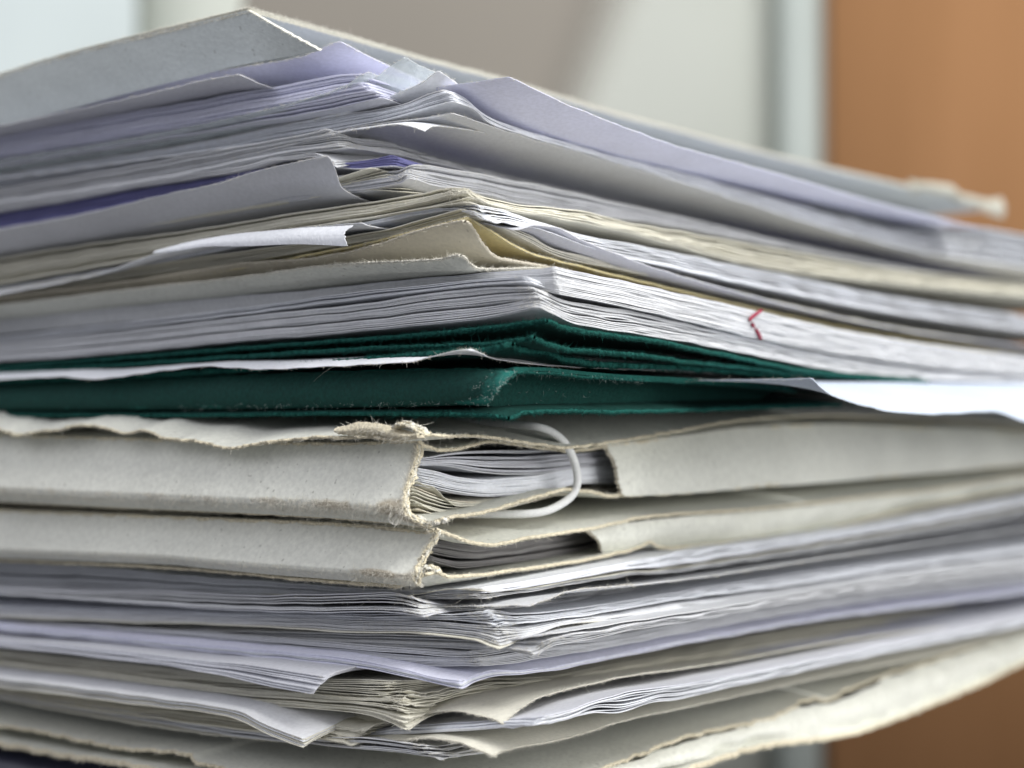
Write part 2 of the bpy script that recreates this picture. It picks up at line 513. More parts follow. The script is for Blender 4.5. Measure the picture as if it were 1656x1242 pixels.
def sheet(label, txt, mat, d=0.0, lam=.012, drop=0.0, th=.00012, name='loose_sheet', cat='paper', group=None, parent=None,
          part=None, hero=1, rimmat=None, fuzz=0, fl=.0003, fuzzr=(.0, .12), crump=.00006, r=.00025, wav=.00005, rag=0.0,
          fibmat='fibre', smax=None, tmax=None, hb=None):
    A = Curve(txt, d); sd = nseed()
    if smax: A.smax = smax
    if tmax: A.tmax = tmax
    wz = noise1(sd, wav, .015); wz2 = noise1(sd + 1, wav, .015)
    zl = lambda s: A.zl(s) + wz(s) * (1 - np.exp(-s / .006))
    zr = lambda t: A.zr(t) + wz2(t) * (1 - np.exp(-t / .006))
    rg = noise1(sd + 5, rag, .009); rg2 = noise1(sd + 6, rag * .5, .0025); fine = noise1(sd + 8, .00004, .001)
    lf = Leaf(A.C.copy(), zl, zr, A.smax, A.tmax, th, lam, drop, r,
              lambda s: rg(s) + rg2(s) + fine(s), lambda t: rg(t + .4) + rg2(t + .4) + fine(t + .4), hb=hb)
    lf.C[2] = float(zl(0.0))
    lf.crumple = crumple_fn(sd, crump, .008)
    mb = MB()
    add_leaf(mb, lf, hero, 0, 1 if rimmat else 0)
    nf = fuzz if fuzz else .25
    for w in ('L', 'R'):
        for (a, b, dens) in ((fuzzr[0], .03, 9000), (.03, fuzzr[1], 3500)):
            if b > a:
                for sdn in (1, -1):
                    p, o = edge_pts(lf, w, a, b, side=sdn)
                    fibres(mb, p, o + UP * .4 * sdn, int(dens * (b - a) * nf), fl, .000026, 2 if rimmat else 1, seed=sd * 3 + int(a * 1000) + sdn)
    ms = [M[mat]] + ([M[rimmat]] if rimmat else []) + [M[fibmat]]
    if parent is not None:
        o = mb.build(part, ms, parent)
        if label: o['label'] = label
        return o, lf
    root = mb.build(name, ms)
    tag(root, label, cat, group)
    return root, lf

def shell(mb, G, th, mi=0, rim=1, wear=None, rough=0.0, seed=0):
    """thick skin over a grid of points G (a,b,3), thickness inward (away from the lens)"""
    a, b = G.shape[:2]
    du = np.gradient(G, axis=0); dv = np.gradient(G, axis=1)
    n = np.cross(du, dv); n /= np.linalg.norm(n, axis=2)[..., None] + 1e-12
    flip = n[a//2, b//2, 1] > 0
    if flip: n = -n                      # towards the lens
    r = np.random.default_rng(seed)
    if rough:
        G = G + n * r.normal(0, rough, (a, b, 1))
    In = G - n * th
    mb.grid(G, mi, flip=not flip, wear=wear); mb.grid(In, mi, flip=flip)
    for e0, e1 in ((G[0], In[0]), (G[-1], In[-1]), (G[:, 0], In[:, 0]), (G[:, -1], In[:, -1])):
        k = len(e0)
        rows = [lerp(e0, e1, u) + (r.normal(0, rough * 1.2 + 1e-9, (k, 3)) if 0 < u < 1 else 0) for u in (0, .25, .5, .75, 1)]
        mb.grid(np.stack(rows, 1), rim)
    return n

# ------------------------------------------------------------------ the room behind (far out of focus)
def px(x, y, Z): return ((x - 828) / F * Z, Z, CAMZ + (621 - y) / F * Z)

w_mat = plain('painted_wall', (.55, .57, .52))
mb = MB(); boxmb(mb, -1.6, 1.6, 2.30, 2.40, 0.0, 2.5)
tag(mb.build('wall', w_mat), kind='structure')
mb = MB(); boxmb(mb, -1.6, 1.6, -1.2, 2.30, -.05, 0.0)
tag(mb.build('floor', plain('floor_finish', (.25, .24, .23))), kind='structure')
def panel(name, label, cat, x0, x1, Z, th, mat, ztop=2.2, zbot=0.0, bev=0):
    a = px(x0, 0, Z)[0]; b = px(x1, 0, Z)[0]
    mb = MB(); boxmb(mb, a, b, Z, Z + th, zbot, ztop)
    return mb.build(name, mat)
o = panel('window_blind', '', '', -500, 215, 2.1, .03, plain('pale_blind', (.72, .80, .80)), 1.6, .3)
tag(o, 'pale bluish white blurred blind far behind the stack at the left', 'blind')
o = panel('cupboard', '', '', 222, 420, 2.15, .1, plain('cream_cupboard', (.66, .69, .62)), 1.7)
tag(o, 'cream white blurred cupboard between the pale blind and the taupe screen', 'cupboard')
# taupe panel standing in for a soft wall shadow, right edge fading out
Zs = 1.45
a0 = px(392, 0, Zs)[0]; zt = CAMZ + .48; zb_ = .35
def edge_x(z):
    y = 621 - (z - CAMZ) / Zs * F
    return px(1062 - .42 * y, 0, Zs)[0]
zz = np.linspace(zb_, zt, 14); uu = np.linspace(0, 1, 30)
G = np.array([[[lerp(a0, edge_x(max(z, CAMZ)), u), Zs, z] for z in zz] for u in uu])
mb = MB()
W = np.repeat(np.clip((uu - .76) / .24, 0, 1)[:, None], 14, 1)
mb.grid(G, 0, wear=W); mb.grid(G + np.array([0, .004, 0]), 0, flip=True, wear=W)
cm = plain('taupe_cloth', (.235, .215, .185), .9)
nt = cm.node_tree; at = nt.nodes.new('ShaderNodeAttribute'); at.attribute_name = 'wear'  # here the attribute holds the fade of the painted shadow's edge
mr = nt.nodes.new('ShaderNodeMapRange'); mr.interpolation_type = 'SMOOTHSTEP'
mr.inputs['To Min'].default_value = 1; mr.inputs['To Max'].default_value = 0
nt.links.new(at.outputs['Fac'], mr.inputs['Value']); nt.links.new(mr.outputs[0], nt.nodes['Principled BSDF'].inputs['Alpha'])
tag(mb.build('cloth_screen', cm), 'large blurred taupe cloth screen with a soft slanting right edge behind the stack', 'screen')  # no real screen, the panel only carries the painted wall shadow
# door with frame
root = empty('door', px(1400, 621, 2.2))
tag(root, 'orange brown wooden door out of focus at the right behind the stack', 'door')
Zd = 2.2
x1 = px(1345, 0, Zd)[0]; x2 = x1 + .82
mb = MB(); boxmb(mb, x1, x2, Zd, Zd + .04, 0.005, 2.05); mb.build('door_leaf', wood('door_wood', (.37, .19, .085), (.43, .225, .105)), root)
f0 = px(1268, 0, Zd)[0]; f1 = px(1328, 0, Zd)[0]
mb = MB(); boxmb(mb, f0, f1, Zd + .005, Zd + .09, 0.002, 2.12); mb.build('door_frame', plain('grey_frame', (.50, .55, .52)), root)
mb = MB(); boxmb(mb, f1 + .0005, x1 - .0005, Zd + .02, Zd + .09, 0.002, 2.1); mb.build('rebate', plain('shadow_gap', (.20, .15, .11)), root)  # narrow dark brown strip between frame and door leaf
mb = MB(); boxmb(mb, f0, x2 + .06, Zd - .03, Zd + .09, 2.121, 2.2); mb.build('door_frame', plain('grey_frame_top', (.50, .55, .52)), root)

# ------------------------------------------------------------------ what the stack stands on
BZ = CAMZ - (1362 - 621) / F * 0.268
def disc(mb, cx, cy, r0, r1, z0, z1, k=64):
    an = np.linspace(0, 2 * math.pi, k + 1)
    prof_ = [(0.0005, z0), (r0, z0), (r1, z1 - .003), (r1 - .003, z1), (0.0005, z1)]
    G = np.array([[(cx + r * math.cos(t), cy + r * math.sin(t), z) for r, z in prof_] for t in an])
    mb.grid(G, 0)
root = empty('stand', (-0.06, 0.42, 0))
tag(root, 'round navy stand under the lowest torn folder, just showing at the bottom left corner', 'stand')
navy = plain('navy_laminate', (.012, .014, .035), .5)
mb = MB(); disc(mb, -.06, .42, .098, .10, BZ - .03, BZ); mb.build('top', navy, root)
mb = MB(); disc(mb, -.06, .42, .03, .03, .02, BZ - .0302); mb.build('column', navy, root)
mb = MB(); disc(mb, -.06, .42, .16, .15, .0005, .0198); mb.build('base', navy, root)

# ------------------------------------------------------------------ helpers for folders
def spine_shell(cT, cB, prof, send, s_end, mat, parent, name='spine', th=.0007, rim='core', rough=.00002,
                wearf=None, hair=None, sd=0, side='L', label=None, a1=.13, hairmat='fibre', lump=0.0, na=420, nv=46, nudge=0.0, zag=.00022):
    """card wall between two edge curves; prof(v)->outward bulge (m), send(v)->where its ragged end starts (m)"""
    dirn = dL if side == 'L' else dR
    out = -dR if side == 'L' else -dL
    fa = cT.zl if side == 'L' else cT.zr
    fb = cB.zl if side == 'L' else cB.zr
    v = np.linspace(0, 1, nv)
    u = np.linspace(0, 1, na) ** 1.25
    G = np.zeros((na, nv, 3)); W = np.zeros((na, nv))
    nz = noise2(sd + 1, lump, .016 if sd == 121 else .02); ze = noise1(sd + 3, zag, .0011)
    for j, vv in enumerate(v):
        st = float(send(vv)) + float(ze(vv * .006))
        s = st + (s_end - st) * u
        base = lerp(cT.C, cB.C, vv)
        q = base[None] + dirn * s[:, None] + out * (float(prof(vv)) + nz(s, vv * .007)[:, None] + nudge)
        q[:, 2] = lerp(fa(s), fb(s), vv)
        G[:, j] = q
        if wearf is not None: W[:, j] = wearf(s, vv)
    mb = MB()
    n = shell(mb, G, th, 0, 1, W, rough, sd)
    if hair:
        for (v0, v1, cnt, ln, smax_) in hair:
            r = np.random.default_rng(sd + int(v0 * 100))
            j = np.clip((r.uniform(v0, v1, cnt) * nv).astype(int), 0, nv - 1)
            if smax_ <= 0: i = r.integers(0, 3, cnt)
            else: i = np.searchsorted(u * s_end, r.uniform(0, smax_, cnt) ** 1.0).clip(0, na - 1)
            pts = G[i, j]; od = n[i, j] + (-dirn * 1.0 if smax_ <= 0 else UP * -.35)
            fibres(mb, pts, od, cnt, ln, .00003, 2, seed=sd + 5)
    o = mb.build(name, [M[mat], M[rim], M[hairmat]], parent)
    if label: o['label'] = label
    return o, G

def tube(mb, pts, r, seg=14, mi=0, mod=None, sub=12):
    pts = np.array(pts, float); k = len(pts)
    t = np.linspace(0, k - 1, (k - 1) * sub + 1)
    i = np.clip(t.astype(int), 0, k - 2); f = (t - i)[:, None]
    p = lambda q: pts[np.clip(q, 0, k - 1)]
    c = .5 * ((2*p(i)) + (-p(i-1) + p(i+1))*f + (2*p(i-1) - 5*p(i) + 4*p(i+1) - p(i+2))*f**2 + (-p(i-1) + 3*p(i) - 3*p(i+1) + p(i+2))*f**3)
    tg = np.gradient(c, axis=0); tg /= np.linalg.norm(tg, axis=1)[:, None] + 1e-12
    ref = np.array([.3, .2, .93]); a = np.cross(tg, ref); a /= np.linalg.norm(a, axis=1)[:, None]; b = np.cross(tg, a)
    L = np.concatenate([[0], np.cumsum(np.linalg.norm(np.diff(c, axis=0), axis=1))])
    ang = np.linspace(0, 2 * math.pi, seg + 1)
    A, LL = np.meshgrid(ang, L)
    R = r if mod is None else r * mod(A, LL)
    R = np.broadcast_to(R, A.shape)
    G = c[:, None] + a[:, None] * (R * np.cos(A))[..., None] + b[:, None] * (R * np.sin(A))[..., None]
    mb.grid(G, mi)

# ================================================================== 1 top folder
top = empty('card_folder', tuple(corner(402, 14)))
tag(top, 'grey card folder with a thin cover lying on top of the whole stack', 'folder', 'card folders in the stack')
ctop = '0,122 100,91 200,65 300,41 370,24 | 403,16 | 430,23 480,37 560,59 700,99 800,125 900,155 1000,185 1100,211 1200,238 1300,262 1400,285 1500,308 1560,318 1600,326 1622,334'
o, lf = sheet(None, ctop, 'card_grey', th=.00085, lam=.05, drop=0, parent=top, part='cover', hero=1, rimmat='card_rim', fuzz=1.8, fl=.0003, rag=.00003, crump=0, wav=.00003)
cT = Curve(ctop); cB = Curve('0,205 100,180 200,153 300,128 400,104 | 520,82 | 700,130', 0)
spine_shell(cT, cB, lambda v: .0004 * math.sin(v * 3.14), lambda v: .0002, .20, 'card_grey', top, 'flap', th=.0006, rim='core_pale', sd=11, zag=.00008,
            hair=[(0, .9, 160, .0003, 0), (0, .06, 700, .00025, .09)], lump=.00008, nudge=.0001)

cT = Curve('0,100 | 403,16 | 1470,297 1500,295 1535,299 1550,312 1590,322 1625,318', .3)
cB = Curve('0,100 | 403,16 | 1470,304 1500,309 1535,316 1550,326 1590,340 1612,352 1625,354', .3)
a0 = on_plane(cT.C, dR, [(1478, 300)])[0][0]; a1 = on_plane(cT.C, dR, [(1622, 330)])[0][0]
spine_shell(cT, cB, lambda v: .001 * math.sin(v * 3.14), lambda v: a0 + .002 * math.sin(v * 4), a1, 'card_rim', top, 'worn_corner', th=.003, rim='card_rim', sd=14, side='R', lump=.0008, nudge=.0003)

# ================================================================== upper papers
G_ = 'bundles of loose papers in the stack'
sheet('lavender sheet curling up directly beneath the top folder flap at the left', '0,187 120,158 240,133 338,117 400,107 450,99 487,92 520,78 | 549,66 | 570,77 600,93 632,108 680,130 760,168 900,215 1100,270 1656,420',
      'lav', lam=.012, drop=.004, fuzz=.6, group='loose sheets in the stack')
sheet('bright lavender sheet rising to a point at right under the top folder cover', '560,185 660,152 700,142 760,134 | 823,124 | 860,142 920,170 1000,202 1100,238 1200,265 1300,293 1400,322 1500,348 1590,370',
      'lav', lam=.012, drop=.0055, fuzz=.3, group='loose sheets in the stack')
sheet('lavender grey sheet with a small folded tip under the curling lavender sheet', '0,203 120,178 250,149 340,128 | 386,120 | 400,126 420,135 446,143 520,150 600,158 900,245 1100,300 1656,432',
      'cool', lam=.008, drop=.0016, d=3, fuzz=.3, group='loose sheets in the stack')
bundle('papers in a crinkled edge just below the curling lavender sheet', '0,216 150,192 300,166 450,139 540,122 | 590,118 | 620,128 660,142 720,172 800,205 900,232 1100,288 1656,430',
       '0,268 150,243 300,218 450,192 560,172 | 618,158 | 700,190 800,222 900,245 1100,300 1656,440', 'cool', mats=['lav', 'cool', 'lav', 'grey'], drop=0, walk=.5, group=G_)
sheet('clear crinkled plastic sleeve poking up at the corner of the upper papers', '560,160 590,140 610,124 632,108 | 655,92 | 680,106 710,120 760,150 900,215 1100,275 1656,425',
      'plastic', lam=.01, drop=.0045, name='plastic_sleeve', cat='sleeve', crump=.0005, th=.0001)
sheet('crinkled glassy plastic scrap at the corner below the clear plastic sleeve', '500,158 540,146 570,132 | 592,118 | 620,121 650,127 680,140 700,150 760,178 900,235 1100,290 1656,430',
      'plastic', lam=.006, drop=.003, name='plastic_sleeve', cat='sleeve', crump=.0007, d=2, th=.0001)
sheet('white sheet with a sharp raised corner beside the plastic sleeve', '400,216 560,180 640,152 682,134 | 709,114 | 735,132 760,154 790,178 830,202 880,218 960,234 1050,256 1150,282 1250,308 1350,336 1450,358 1550,369 1600,370 1654,380',
      'bright', lam=.01, drop=.003, fuzz=.4, group='loose sheets in the stack')
bundle('white papers with raised corner, right below the sharp cornered white sheet', '0,281 150,257 300,233 400,213 480,197 540,188 640,172 690,152 | 718,144 | 742,156 770,178 800,195 830,206 880,219 960,243 1050,264 1150,293 1250,321 1350,349 1450,372 1550,382 1600,382 1654,390',
       '0,300 150,277 300,254 400,236 540,210 640,190 700,172 | 735,164 | 765,176 790,196 840,216 900,233 1000,262 1100,293 1200,325 1300,357 1400,385 1500,410 1600,425 1654,433', 'bright', mats=['bright', 'white', 'cool'], group=G_, walk=.3)
sheet('thin white sheet with a bent corner above the broad grey sheet', '400,236 540,213 600,201 690,190 | 733,183 | 760,192 800,206 850,222 920,242 1050,280 1200,325 1400,386 1654,434',
      'white', lam=.012, drop=.003, fuzz=.4, group='loose sheets in the stack')
sheet('small white torn corner hanging over the broad grey sheet', '560,212 600,206 640,201 662,204 | 687,212 | 700,204 720,205 770,212 850,230 1000,272 1200,330 1400,390 1654,436',
      'bright', lam=.004, drop=-.0006, d=3, fuzz=.6, group='loose sheets in the stack')
sheet('broad grey white sheet bulging along the right side of the upper papers', '400,250 520,222 | 566,210 | 600,204 650,200 690,202 720,204 770,207 850,226 930,247 1000,266 1100,295 1250,338 1400,385 1500,410 1620,434',
      'grey', lam=.012, drop=.0052, fuzz=.2, group='loose sheets in the stack')
bundle('papers with a frayed corner below the broad grey sheet', '0,305 120,285 240,264 370,240 450,225 510,213 | 530,208 | 545,215 560,222 600,226 640,232 700,246 800,270 900,292 1000,314 1100,336 1200,361 1300,386 1450,417 1600,448',
       '0,332 150,309 300,284 400,262 470,248 | 560,237 | 600,242 640,248 700,262 800,286 900,308 1000,330 1100,352 1300,400 1450,431 1600,456', 'white', mats=['white', 'cream', 'grey', 'white'], group=G_, walk=.5, fuzz=2)
bundle('wavy white papers over the dark gap at left', '0,334 100,318 200,299 300,283 390,269 450,255 500,248 | 542,262 | 600,258 640,256 700,268 900,312 1300,402 1600,458',
       '0,340 100,324 200,304 300,289 390,274 450,259 500,253 | 548,270 | 600,264 640,262 700,274 900,318 1300,406 1600,460', 'white', n=3, group=G_)
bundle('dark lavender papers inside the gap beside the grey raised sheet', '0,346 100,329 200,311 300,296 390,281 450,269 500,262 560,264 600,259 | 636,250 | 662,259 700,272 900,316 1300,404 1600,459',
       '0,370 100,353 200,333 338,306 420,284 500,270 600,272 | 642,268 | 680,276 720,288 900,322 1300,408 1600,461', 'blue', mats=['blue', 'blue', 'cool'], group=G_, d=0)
bundle('long grey papers whose edges run out to the right end', '300,318 500,290 640,274 | 662,262 | 690,266 760,279 900,306 1000,329 1100,351 1300,399 1450,430 1600,458',
       '300,350 500,320 640,300 | 655,290 | 690,302 760,314 850,333 950,348 1050,362 1150,380 1300,408 1450,437 1600,466', 'grey', mats=['grey', 'cool', 'grey', 'white'], group=G_, tight=True, walk=.25, fuzz=1.5)
bundle('small fan of yellowed papers beside the raised grey sheet', '0,380 300,335 500,300 560,284 | 604,269 | 626,277 650,292 680,302 720,308 850,334 1100,374 1600,462',
       '0,400 300,352 500,318 580,306 | 640,308 | 680,312 740,320 850,340 1100,380 1600,466', 'cream', mats=['cream', 'pink', 'cream'], n=8, group=G_, walk=.6, fuzz=2, d=1)
sheet('large blue grey sheet raised at the left with its corner bent down', '0,371 100,354 200,331 270,314 338,300 420,276 480,262 510,256 | 532,252 | 540,268 546,286 552,302 575,317 600,327 640,338 700,345 900,372 1656,480',
      'grey', lam=.011, drop=.0050, d=5, fuzz=.3, group='loose sheets in the stack')
bundle('fuzzy cream edged papers with the worn pale corner mid height', '0,418 150,394 300,374 400,358 500,341 600,327 680,313 735,302 | 757,301 | 775,312 800,322 850,331 900,336 950,342 1000,356 1100,374 1200,393 1300,411 1400,429 1500,441 1600,454 1656,460',
       '0,458 150,432 300,404 400,385 500,367 600,352 690,336 | 748,326 | 790,337 850,348 900,356 1000,376 1100,402 1200,428 1300,445 1450,462 1600,476 1656,480', 'cream', mats=['cream', 'pink', 'white', 'pink'], group=G_, fuzz=5, d=3, walk=.45)
bundle('crumpled bright white papers right of the worn pale corner', '0,466 150,440 300,412 400,392 600,358 735,331 | 775,334 | 800,338 840,350 865,358 900,369 950,384 1000,392 1100,412 1200,433 1300,452 1400,474 1500,490 1600,504 1656,512',
       '0,472 150,446 300,418 400,398 600,364 735,340 | 800,352 | 830,362 865,368 900,380 950,400 1000,414 1100,436 1200,458 1300,478 1400,498 1500,514 1656,534', 'bright', mats=['bright', 'white'], n=8, group=G_, fuzz=3, d=2, crump=.0005, walk=.6)
sheet('grey shaded sheet hanging below the crumpled white papers at right', '400,410 600,380 760,360 | 830,372 | 850,368 865,364 890,366 950,392 1000,412 1060,434 1100,446 1200,474 1300,500 1400,522 1500,540 1656,560',
      'cool', lam=.012, drop=.0030, group='loose sheets in the stack')
# white folded sheet at left
root, lf = sheet('white sheet folded over at its end, sticking out at the left', '0,476 150,446 250,412 330,393 400,378 480,369 540,364 | 585,360 | 600,366 640,372 700,372 800,372 1656,520',
      'bright', lam=.012, drop=.002, d=5, fuzz=.3, group='loose sheets in the stack')
ct = Curve('0,474 150,444 240,409 330,386 400,376 480,369 540,366 | 571,364 | 700,370', 6); cb = Curve('0,476 150,446 240,411 290,405 330,399 400,398 470,395 520,396 | 556,398 | 700,398', 8)
FS = on_plane(ct.C, dL, [(262, 404)])[0][0]
spine_shell(ct, cb, lambda v: .0006 * math.sin(v * 3.14), lambda v: .0006 * math.sin(v * 5), FS, 'bright', None, 'x', th=.0001, rim='bright', sd=41, nv=14)
fo = bpy.data.objects['x']; fo.name = 'folded_edge'; fo.data.name = 'folded_edge'
fo.data.transform(Matrix.Translation(-Vector(root.location))); fo.parent = root

bundle('cream papers with tip over the yellowed sheet', '0,472 200,436 400,406 500,393 600,377 700,352 | 752,338 | 785,350 815,363 845,378 875,398 900,404 950,418 1050,438 1150,463 1300,498 1400,520 1656,562',
       '0,480 200,448 400,420 500,402 600,385 690,364 | 748,350 | 785,362 815,378 845,394 880,410 920,422 1000,438 1100,458 1200,482 1300,506 1400,527 1656,566', 'cream', n=7, group=G_, d=3, walk=.5)
sheet('yellow stained sheet edge running diagonally to the right', '0,482 200,456 400,432 500,412 600,392 690,368 | 756,352 | 775,362 795,374 830,396 870,413 920,426 1000,446 1100,470 1200,494 1300,517 1400,537 1500,552 1654,577',
      'yellow', lam=.010, drop=.0022, d=3, th=.0003, group='loose sheets in the stack', fuzz=1)
sheet('beige sheet with thick curled edge and rounded corner mid stack', '0,480 150,463 300,441 400,426 500,419 550,411 612,396 675,375 735,360 | 752,358 | 762,366 774,386 788,404 805,417 840,424 890,432 950,447 1000,460 1200,512 1656,592',
      'beige', lam=.011, drop=.0060, d=4, th=.00045, hero=2, rimmat='beige', fuzz=.8, group='loose sheets in the stack', wav=.00005)
sheet('cream grey card sheet with a fuzzy edge and small raised hump', '0,493 100,481 200,469 300,458 400,447 475,436 587,425 640,424 675,422 712,419 735,414 | 745,413 | 752,418 760,427 772,434 795,435 814,435 850,433 890,434 950,450 1000,464 1100,490 1656,596',
      'card', lam=.011, drop=.0052, d=5, th=.0003, hero=2, rimmat='core_pale', fuzz=2.2, group='loose sheets in the stack', fuzzr=(0, .1))

# ================================================================== booklets
bk = bundle('thick white booklet with a sharp square corner and red pen strokes on its right side', '0,514 200,497 400,478 500,470 600,459 700,449 800,441 870,436 | 896,431 | 930,440 1000,453 1100,476 1200,498 1300,521 1400,541 1500,557 1656,577',
       '0,540 200,520 400,500 500,490 600,479 700,472 800,468 870,470 | 901,474 | 950,484 1000,493 1100,516 1200,540 1300,562 1400,578 1500,592 1656,606', 'white', mats=['white', 'white', 'cool'], n=20, name='booklet', cat='booklet', group='booklets in the stack', tight=True, jit=.12, walk=.02, crump=.00003, r=.0002, wav=.00005)
cc = Curve('0,500 | 897,450 | 1000,470 1656,590')
mb = MB()
for seg in (((1227,502), (1219,508), (1211,514), (1208,519)), ((1212,523), (1215,529)), ((1218,532), (1223,541), (1226,548))):
    pts = [cc.C + dR * a + UP * (z - cc.C[2]) + (-dL) * .00055 for a, z in on_plane(cc.C, dR, seg)]
    tube(mb, pts, .0003, 8, sub=6)
o = mb.build('pen_mark', M['ink'], bk); o['label'] = 'red pen strokes shaped like an arrow tip'
bundle('thin white booklet with pointed corner resting between thicker booklets', '0,545 200,522 400,497 600,470 700,460 780,452 820,449 | 850,447 | 870,454 900,466 930,471 1000,485 1100,510 1200,534 1300,556 1400,575 1500,590 1656,608',
       '0,552 200,530 400,506 600,480 700,468 780,460 820,457 | 855,455 | 875,462 905,473 940,478 1000,492 1100,517 1200,540 1300,562 1400,580 1500,594 1656,610', 'bright', n=4, name='booklet', cat='booklet', group='booklets in the stack', d=4, jit=.1, walk=0)
bundle('booklet with fanned leaves at its corner, the lowest booklet above the green folder', '0,556 200,536 400,512 600,490 700,475 790,465 | 862,463 | 885,474 900,482 930,490 1000,500 1100,522 1200,545 1300,567 1400,585 1500,599 1656,612',
       '0,584 100,578 200,570 300,560 400,550 500,543 600,533 700,524 800,512 850,502 | 872,498 | 900,512 940,526 1000,535 1100,551 1200,570 1300,590 1400,606 1500,613 1656,618', 'white', mats=['white', 'grey', 'cool'], n=22, name='booklet', cat='booklet', group='booklets in the stack', d=3, jit=.3, walk=.2, fuzz=1.5)

# ================================================================== green folder
gf = empty('card_folder', tuple(corner(822, 665)))
tag(gf, 'dark green card folder with worn corners in the middle of the stack', 'folder', 'card folders in the stack')
kw = dict(parent=gf, part='cover', hero=2, rimmat='green_core', fibmat='green_core', crump=.0001)
sheet(None, '0,594 150,583 300,571 400,563 600,548 700,540 800,529 860,522 | 885,519 | 910,529 950,537 1000,544 1050,550 1100,560 1200,580 1300,600 1380,609 1500,618', 'green', th=.0007, lam=.02, fuzz=3, d=4, rag=.0002, **kw)
sheet(None, '0,602 200,590 400,576 640,562 780,557 840,550 | 864,545 | 885,557 920,565 970,569 1050,576 1100,584 1200,594 1300,606 1400,613', 'green', th=.0007, lam=.02, fuzz=3, d=5, rag=.0003, **kw)
sheet(None, '0,618 300,604 500,590 700,572 760,568 800,564 | 826,556 | 842,566 870,568 900,576 930,584 980,590 1050,593 1100,595 1200,602 1260,608 1300,618', 'green', th=.0009, lam=.02, fuzz=4, d=6, rag=.0005, **kw)
cT = Curve('0,624 100,619 300,611 450,604 600,600 700,598 780,598 | 828,600 | 870,600 950,607 1000,611 1100,616 1200,622 1310,634', 6)
cB = Curve('0,664 200,663 400,662 600,659 700,657 780,655 | 818,656 | 900,660 1000,660 1100,658 1200,657 1280,655', 6)
def gwear(s, v): return np.clip(.55 * np.exp(-((v - .93) / .12)**2) * (.6 + .4 * np.sin(s * 300)) + 1.1 * np.exp(-s / .004), 0, 1)
spine_shell(cT, cB, lambda v: .0016 * math.sin(v * 3.14) ** .6, lambda v: -.0008 + .0042 * v ** 1.5, .19, 'green', gf, 'spine', th=.0006, rim='green_core', sd=51, wearf=gwear,
            hair=[(.84, 1.0, 260, .0003, .075), (0, 1, 90, .0004, 0), (0, 1, 90, .0003, .005)], hairmat='dust', lump=.00015)
spine_shell(cT, cB, lambda v: -.0050 - .0015 * v + .005 * math.exp(-v / .12), lambda v: .0004, .088, 'green', gf, 'inner_flap', th=.0006, rim='green_core', sd=52, side='R',
            hair=[(0, .10, 320, .0004, .04), (0, 1, 30, .0004, .03)], hairmat='dust', na=300)
sheet(None, '0,626 300,612 600,601 700,599 780,599 | 829,602 | 870,603 950,610 1000,613 1100,618 1200,624 1310,636', 'green', th=.0005, lam=.03, fuzz=1, d=5.5, tmax=.09, **kw)
sheet(None, '0,672 300,672 600,669 780,671 | 822,677 | 850,667 900,665 1000,666 1100,664 1200,660 1290,657 1400,654', 'green', th=.0007, lam=.02, hb=CAMZ - .0005, fuzz=2, d=7, rag=.0003, tmax=.11, **kw)
# papers sticking out of it
sheet('bright white sheet sticking out of the green folder at the left', '0,613 60,610 100,609 150,613 200,608 240,602 300,595 330,592 360,593 400,596 430,597 500,594 600,589 665,585 700,576 735,568 | 765,564 | 800,580 900,592 1100,600 1300,610',
      'bright', lam=.006, drop=-.0024, d=10, fuzz=.5, r=.002, group='loose sheets in the stack')
sheet('bright white sheet sticking out at the right end below the green folder', '1200,614 1260,613 | 1314,612 | 1325,624 1350,641 1400,656 1440,665 1520,669 1600,665 1654,680',
      'pale_blue', smax=.022, lam=.009, hb=CAMZ + .0010, d=-42, group='loose sheets in the stack', th=.0002)

# ================================================================== loose torn cover over the first cream folder
f1 = empty('card_folder', tuple(corner(672, 780)))
tag(f1, 'fat cream card folder closed by a white elastic cord, torn at its corner', 'folder', 'card folders in the stack')
sheet('torn cream card cover lying between the green folder and the corded folder', '0,695 24,702 70,698 100,694 128,688 160,690 185,696 203,700 230,697 270,708 338,717 372,725 406,720 456,712 520,708 560,707 600,708 640,712 | 682,703 | 720,705 770,705 830,713 880,720 920,724 960,719 1000,713 1096,697 1180,682 1250,675 1320,672 1400,674 1500,678 1600,684 1654,690',
      'card', d=13, lam=.025, hb=CAMZ - .0015, th=.0005, hero=2, rimmat='core', fuzz=1.2, fl=.0003, name='torn_cover', cat='card cover', rag=.0005, wav=.0001, fuzzr=(0, .11))
